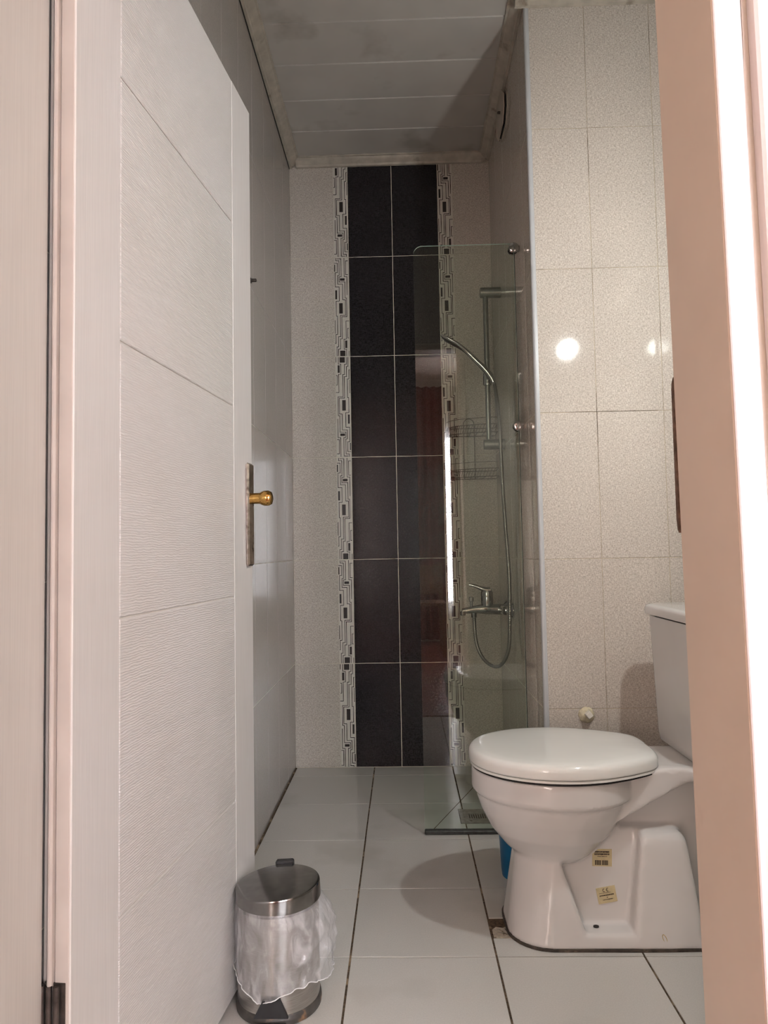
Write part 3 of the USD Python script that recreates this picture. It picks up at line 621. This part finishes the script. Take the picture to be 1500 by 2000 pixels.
for z in (1.944, 1.335):
    obj('clamp', [lathe([(.004, 0), (.0155, .001), (.017, .003), (.017, .010), (.014, .0125), (.004, .013)], (gx1-.002, GY-.0005, z), 32, '-y'), lathe([(.017, 0), (.017, .008), (.012, .012)], (gx1-.002, GY+.0085, z), 32, 'y'), box(gx1, XS-.0005, GY-.002, GY+.010, z-.009, z+.009)], M['chrome'], gl, smooth=40)

RY, RX = 2.875, .356
sr = thing('shower_rail', 'chrome hand shower on a vertical slide rail behind the glass', 'shower', (XS, RY, 0))
obj('rail', tube([(RX, RY, 1.345), (RX, RY, 1.955)], .0105, 20), M['dull_chrome'], sr, smooth=40)
for z in (1.965, 1.345):
    obj('bracket', lathe([(.0, .0005), (.021, .001), (.021, XS-RX+.018), (.019, XS-RX+.021), (.003, XS-RX+.0215)], (XS, RY, z), 32, '-x'), M['dull_chrome'], sr, smooth=40)
obj('slider', [lathe([(.016, 1.585), (.0175, 1.590), (.0175, 1.630), (.016, 1.635)], (RX, RY, 0), 28), tube([(RX+.012, RY-.005, 1.610), (RX+.004, RY-.030, 1.612)], .013, 18)], M['chrome'], sr, smooth=40)
hpath = spline([(RX+.020, RY-.036, 1.588), (RX-.006, RY-.036, 1.632), (RX-.05, RY-.036, 1.680), (RX-.10, RY-.036, 1.728), (RX-.150, RY-.036, 1.760), (RX-.185, RY-.036, 1.785)], 40)
s = np.linspace(0, 1, 40); rad = np.interp(s, [0, .08, .12, .35, .6, .75, .9, 1], [.009, .011, .0125, .0105, .009, .010, .010, .004])
hd = tube(hpath, rad, 18); v, f = arr(hd); k = np.repeat(np.interp(s, [0, .55, .75, .92, 1], [1, 1, 2.6, 2.6, 1.4]), 18); k = np.r_[k, 1, 1]
v[:, 1] = (v[:, 1]-(RY-.036))*k + (RY-.036)
obj('hand_shower', (v, f), M['chrome'], sr, smooth=60)
MXY, MZ = 2.84, .690
hosep = spline([(RX+.022, RY-.036, 1.585), (RX+.030, RY-.06, 1.50), (RX+.034, RY-.09, 1.30), (RX+.040, RY-.12, 1.0), (XS-.016, RY-.14, .78), (XS-.020, RY-.14, .62), (XS-.030, RY-.13, .53), (XS-.065, RY-.10, .478), (XS-.11, RY-.06, .50), (XS-.137, MXY, .57), (XS-.142, MXY, .665)], 520)
obj('hose', tube(hosep, .0068 + .0006*np.sin(np.arange(520)*1.9), 8), M['hose'], sr, smooth=50)

mx = thing('shower_mixer', 'chrome single-lever bath mixer tap low on the shower side wall', 'tap', (XS, MXY, MZ))
for d in (-.06, .09): obj('escutcheon', lathe([(.004, .0005), (.030, .001), (.029, .006), (.014, .016), (.012, .03)], (XS, MXY+d, MZ), 32, '-x'), M['chrome'], mx, smooth=50)
obj('body', [tube([(XS-.028, MXY+.10, MZ), (XS-.035, MXY+.06, MZ), (XS-.036, MXY, MZ), (XS-.028, MXY-.070, MZ)], .0165, 20),
             tube(spline([(XS-.030, MXY, MZ), (XS-.075, MXY, MZ+.001), (XS-.11, MXY, MZ+.002), (XS-.14, MXY, MZ), (XS-.188, MXY, MZ-.005)], 20), np.interp(np.linspace(0, 1, 20), [0, .4, .6, 1], [.020, .021, .017, .0105]), 22)], M['chrome'], mx, smooth=50)
obj('spout_tip', lathe([(.009, -.016), (.011, -.014), (.011, -.002), (.009, 0)], (XS-.185, MXY, MZ-.006), 20), M['chrome'], mx, smooth=40)
obj('cartridge', lathe([(.0215, 0), (.0235, .012), (.0235, .034), (.0225, .036), (.0235, .038), (.0235, .054), (.020, .061), (.010, .065)], (XS-.090, MXY, MZ+.013), 36), M['chrome'], mx, smooth=40)
lev = spline([(XS-.078, MXY, MZ+.076), (XS-.105, MXY, MZ+.080), (XS-.130, MXY, MZ+.090), (XS-.160, MXY, MZ+.0965)], 20)
lv = tube(lev, np.interp(np.linspace(0, 1, 20), [0, .3, 1], [.012, .010, .0045]), 16); v, f = arr(lv); v[:, 1] = (v[:, 1]-MXY)*1.6 + MXY
obj('lever', (v, f), M['chrome'], mx, smooth=50)
obj('diverter', lathe([(.0055, .006), (.0055, .026), (.0085, .028), (.0095, .034), (.0095, .044), (.007, .046)], (XS-.152, MXY, MZ+.004), 24), M['chrome'], mx, smooth=40)
obj('hose_nut', lathe([(.0095, -.030), (.0105, -.028), (.0105, -.014), (.009, -.012)], (XS-.142, MXY, MZ), 8), M['chrome'], mx)

# corner wire rack
wrk = thing('corner_rack', 'thin dark wire two-tier corner rack hanging in the shower corner', 'rack', (XS, YB, 1.23))
cx, cy, RR = XS-.006, YB-.008, .208
def quarter(r, z, n=24):
    q = np.linspace(math.pi, 1.5*math.pi, n); return np.stack([cx+r*np.cos(q), cy+r*.55*np.sin(q), np.full(n, z)], 1)
for z in (1.232, 1.420):
    wires = [tube(quarter(RR, z), .0018, 6), tube(quarter(RR, z+.034), .0018, 6), tube(quarter(RR, z+.062), .0014, 6)]
    wires += [tube([(cx-RR, cy, z+h), (cx, cy, z+h)], .0018, 6) for h in (0, .034)] + [tube([(cx, cy-RR*.55, z+h), (cx, cy, z+h)], .0018, 6) for h in (0, .034)]
    a, b = quarter(RR, z, 25), quarter(RR, z+.034, 25)
    wires += [tube([a[i], b[i+1]], .0011, 5) for i in range(0, 24)]
    wires += [tube([(cx-RR*math.cos(q), cy, z), (cx-RR*math.cos(q), cy-.55*RR*math.sin(q)+1e-4, z)], .0013, 5) for q in np.linspace(.25, 1.45, 9)]
    obj('tier', wires, M['wire'], wrk)
for dx in (-.135, -.088):
    obj('upright', tube([(cx+dx, cy-.001, 1.20 if False else 1.232), (cx+dx, cy-.001, 1.475)], .0018, 6), M['wire'], wrk)
obj('hanger', tube(spline([(cx-.135, cy-.001, 1.475), (cx-.127, cy-.001, 1.490), (cx-.1115, cy-.001, 1.497), (cx-.096, cy-.001, 1.490), (cx-.088, cy-.001, 1.475)], 16), .0018, 6), M['wire'], wrk)

# vent near the ceiling on the shower side wall
VY, VZ = 2.665, 2.575
vn = thing('vent_cover', 'octagonal plastic vent flap with a centre knob under the shower cornice', 'vent', (XS, VY, VZ))
def octo(r1, r2, cut, x0, x1):
    P = Polygon([(-r1, -r2+cut), (-r1+cut, -r2), (r1-cut, -r2), (r1, -r2+cut), (r1, r2-cut), (r1-cut, r2), (-r1+cut, r2), (-r1, r2-cut)])
    v, f = arr(extrude(P, 1.)); return np.stack([x0+(x1-x0)*v[:, 2], VY+v[:, 0], VZ+v[:, 1]], 1), f
obj('frame', octo(.108, .070, .045, XS-.004, XS-.0004), M['vent'], vn)
obj('gap', octo(.092, .060, .040, XS-.012, XS-.004), M['dark'], vn)
obj('flap', octo(.100, .066, .042, XS-.016, XS-.012), M['vent'], vn)
obj('knob', lathe([(.005, 0), (.005, .009), (.003, .011)], (XS-.016, VY-.02, VZ), 16, '-x'), M['iron'], vn)

# drains, bucket, pipe plug, hook
def drain(name, d, label, kind):
    x0, x1, y0, y1 = d
    t = thing(name, label, 'drain', ((x0+x1)/2, (y0+y1)/2, -.012))
    obj('pit', box(x0, x1, y0, y1, -.0045, -.0030) if kind == 'grille' else box(x0, x1, y0, y1, -.0050, -.0030), M['muck'], t)
    if kind == 'grille':
        P = sbox(x0+.003, y0+.003, x1-.003, y1-.003)
        for k in range(11): P = P.difference(sbox(x0+.034+k*.0078, (y0+y1)/2-.022, x0+.0375+k*.0078, (y0+y1)/2+.022))
        m = extrude(P, .003); m.apply_translation((0, 0, -.0028)); obj('grille', m, M['drain_steel'], t)
    else:
        P = Polygon([(x0+.004, y0+.002), (x1, y0+.002), (x1, y0+.050), (x0+.045, y0+.058), (x0+.030, y0+.048), (x0+.014, y0+.052), (x0+.004, y0+.040)])
        for k in range(4):
            q = math.radians(-22+k*28); cxx, cyy = x0+.052, y0+.020
            P = P.difference(LineString([(cxx-.012*math.cos(q)*1.2, cyy-.008*math.sin(q)), (cxx-.036*math.cos(q), cyy+.024*math.sin(q)+.006)]).buffer(.0018))
        m = extrude(P, .003); m.apply_translation((0, 0, -.0029)); obj('broken_plate', m, M['drain_white'], t, label='broken dirty white grating')
    return t
drain('floor_drain', DR1, 'slotted metal floor drain behind the shower glass', 'grille')
drain('floor_drain', DR0, 'dirty open floor drain with a broken grate beside the toilet foot', 'broken')

bk = thing('brush_pot', 'deep blue plastic pot standing on the floor behind the toilet foot', 'pot', (.322, 2.10, 0))
obj('pot', lathe([(.050, .0006), (.056, .003), (.058, .02), (.066, .19), (.068, .192), (.068, .197), (.064, .197), (.056, .02)], (.322, 2.10, 0), 48, cap1=False), M['blue'], bk, smooth=40)
obj('rim', lathe([(.067, .186), (.071, .188), (.071, .199), (.067, .200)], (.322, 2.10, 0), 48, cap0=False, cap1=False), M['blue'], bk, smooth=40)

pl = thing('pipe_stub', 'plugged water outlet in a blob of yellowed foam on the tile wall above the lid', 'pipe stub', (.542, YF, .428))
ic = trimesh.creation.icosphere(3, .024); vv = np.array(ic.vertices); vv *= (1+.35*(meshkit.fbm(vv*110, 3, 2)-.5))[:, None]; vv[:, 1] *= .55; vv[:, 2] -= .004
vv[:, 1] = np.minimum(vv[:, 1], -.0005+.0*vv[:, 1])
obj('foam', (vv+np.array([.542, YF, .428]), ic.faces), M['foam'], pl, smooth=True)
cb = cbox(-.009, .009, -.030, -.004, -.009, .009, .002); v, f = arr(cb); q = math.radians(38)
obj('plug', (np.stack([v[:, 0]*math.cos(q)-v[:, 2]*math.sin(q), v[:, 1], v[:, 0]*math.sin(q)+v[:, 2]*math.cos(q)], 1)+np.array([.545, YF, .428]), f), M['plug'], pl)

hk = thing('wall_peg', 'tiny dark metal peg sticking out of the left wall above the door handle', 'peg', (XL, 2.277, 1.81))
obj('peg', lathe([(.0055, .0004), (.0055, .018), (.003, .020)], (XL, 2.277, 1.81), 16, 'x'), M['iron'], hk, smooth=40)
obj('collar', lathe([(.009, .0003), (.009, .003)], (XL, 2.277, 1.81), 20, 'x'), M['iron'], hk, smooth=40)

# ------------------------------------------------------------------ mirror and lamp on the right wall (beside the frame)
mr = thing('wall_mirror', 'frameless bathroom mirror on the right wall', 'mirror', (XR, 1.36, 1.5))
obj('glass', cbox(XR-.008, XR-.003, 1.0, 1.75, 1.15, 1.95, .001), M['mirror'], mr)
obj('backing', box(XR-.0028, XR-.0006, 1.02, 1.73, 1.17, 1.93), M['black_plastic'], mr)
LX, LY, LZ = .752, 1.22, 1.810
lm = thing('mirror_lamp', 'small frosted spot lamp on a metal arm in front of the wall mirror', 'lamp', (XR, LY, LZ+.2))
AX = np.array([.10, .68, -.72]); AX /= np.linalg.norm(AX); AU = np.cross(AX, [1., 0, 0]); AU /= np.linalg.norm(AU); AV = np.cross(AX, AU)
def aim(m):
    v, f = arr(m); return np.array([LX, LY, LZ]) + v[:, :1]*AU + v[:, 1:2]*AV + v[:, 2:]*AX, f[:, ::-1]
back = np.array([LX, LY, LZ]) - AX*.07
obj('arm', [lathe([(.03, .0006), (.03, .012), (.01, .016)], (XR, LY-.05, LZ+.16), 24, '-x'), tube(spline([(XR-.012, LY-.05, LZ+.16), (XR-.10, LY-.06, LZ+.165), back+np.array([.04, -.02, .05]), back], 24), .007, 12)], M['dull_chrome'], lm, smooth=40)
obj('cup', aim(lathe([(.010, -.075), (.030, -.070), (.040, -.045), (.044, -.008), (.042, -.006), (.027, -.02)], (0, 0, 0), 36)), M['dull_chrome'], lm, smooth=40)
obj('bulb', aim(lathe([(.0262, -.004), (.0265, .0)] + [(.0265*math.cos(q), .022*math.sin(q)) for q in np.radians([12, 24, 36, 48, 60, 72, 82, 88])], (0, 0, 0), 36)), M['bulb'], lm, smooth=True)

# ------------------------------------------------------------------ the room behind the camera, seen in the glass
fl2 = obj('floor', box(-1.6, 2.4, WY-.1, YD0-.001, -.08, -.0005), M['laminate'], label='red-brown floor of the room before the door', cat='floor', kind='structure')
obj('ceiling', box(-1.6, 2.4, WY-.1, YD0, 2.70, 2.75), M['plaster'], label='ceiling of the room before the door', cat='ceiling', kind='structure')
obj('wall_left', box(-1.3, -1.2, WY-.1, YD0, 0, 2.75), M['plaster'], label='left wall of the room before the door', cat='wall', kind='structure')
obj('wall_right', box(2.4, 2.5, WY-.1, YD0, 0, 2.75), M['plaster'], label='right wall of the room before the door', cat='wall', kind='structure')
obj('wall_window', [box(-1.6, VX0, WY-.1, WY, 0, 2.75), box(VX1, WX0, WY-.1, WY, 0, 2.75), box(VX0, VX1, WY-.1, WY, 0, WZ0), box(VX0, VX1, WY-.1, WY, WZ1, 2.75), box(WX1, 2.4, WY-.1, WY, 0, 2.75), box(WX0, WX1, WY-.1, WY, 0, WZ0), box(WX0, WX1, WY-.1, WY, WZ1, 2.75)], M['plaster'], label='window wall of the room before the door', cat='wall', kind='structure')
e = .05
def window(n, x0, x1, parts, label):
    wn = thing(f'window_{n}', label, 'window', ((x0+x1)/2, WY-.05, WZ0), kind='structure')
    xs = np.linspace(x0+e/2, x1-e/2, parts+1)
    obj('frame', [box(x0, x1, WY-.08, WY-.03, WZ0, WZ0+e), box(x0, x1, WY-.08, WY-.03, WZ1-e, WZ1)] + [box(x-e/2, x+e/2, WY-.08, WY-.03, WZ0+e, WZ1-e) for x in xs], M['window_white'], wn)
    for a, b in zip(xs[:-1], xs[1:]): obj('pane', box(a+e/2, b-e/2, WY-.058, WY-.052, WZ0+e, WZ1-e), M['pane'], wn)
window(1, WX0, WX1, 2, 'wide white framed window of the room before the door')
window(2, VX0, VX1, 1, 'added unseen narrow window for fill light at the far left of the room before the door')  # made-up window, put in to light the shaded side of the shower
def drape(x0, x1, y, z0, z1, amp, per, n=160):
    x = np.linspace(x0, x1, n); yy = y + amp*np.sin((x-x0)/per*2*np.pi) + amp*.3*np.sin((x-x0)/per*5.1)
    V = np.vstack([np.stack([x, yy, np.full(n, z)], 1) for z in (z0, z1)]); i = np.arange(n-1)
    F = np.vstack([np.stack([i, i+1, i+1+n], 1), np.stack([i, i+1+n, i+n], 1)])
    v2 = V + np.array([0, .0015, 0]); return np.vstack([V, v2]), np.vstack([F, F[:, ::-1]+2*n])
obj('curtain', drape(-.35, .452, WY+.10, .03, 2.6, .030, .085), M['curtain'], smooth=True, label='red-brown pleated curtain beside the window', cat='curtain')
obj('curtain', drape(.505, .63, WY+.10, .03, 2.6, .030, .085), M['curtain'], smooth=True, label='narrow red-brown curtain between the bright gap and the wide window pane', cat='curtain')
obj('sheer_curtain', drape(VX0-.04, VX1+.05, WY+.05, .05, 2.6, .012, .07), M['fill_sheer'], smooth=True, label='added thin beige-brown curtain warming the fill light of the narrow window', cat='curtain')
obj('sheer_curtain', drape(.40, 2.05, WY+.05, .05, 2.6, .012, .07), M['sheer'], smooth=True, label='white sheer curtain across the window', cat='curtain')
ch = thing('wooden_chair', 'brown wooden chair by the curtain, seen in the glass', 'chair', (.165, -1.7, 0))
for x, y, h in ((-.02, -1.5, .44), (.35, -1.5, .44), (-.02, -1.9, .80), (.35, -1.9, .80)): obj('leg', cbox(x-.018, x+.018, y-.018, y+.018, .0004, h, .003), M['wood'], ch)
obj('seat', cbox(-.045, .375, -1.88, -1.47, .4405, .47, .006), M['wood'], ch)
obj('backrest', cbox(-.001, .331, -1.91, -1.89, .52, .79, .006), M['wood'], ch)
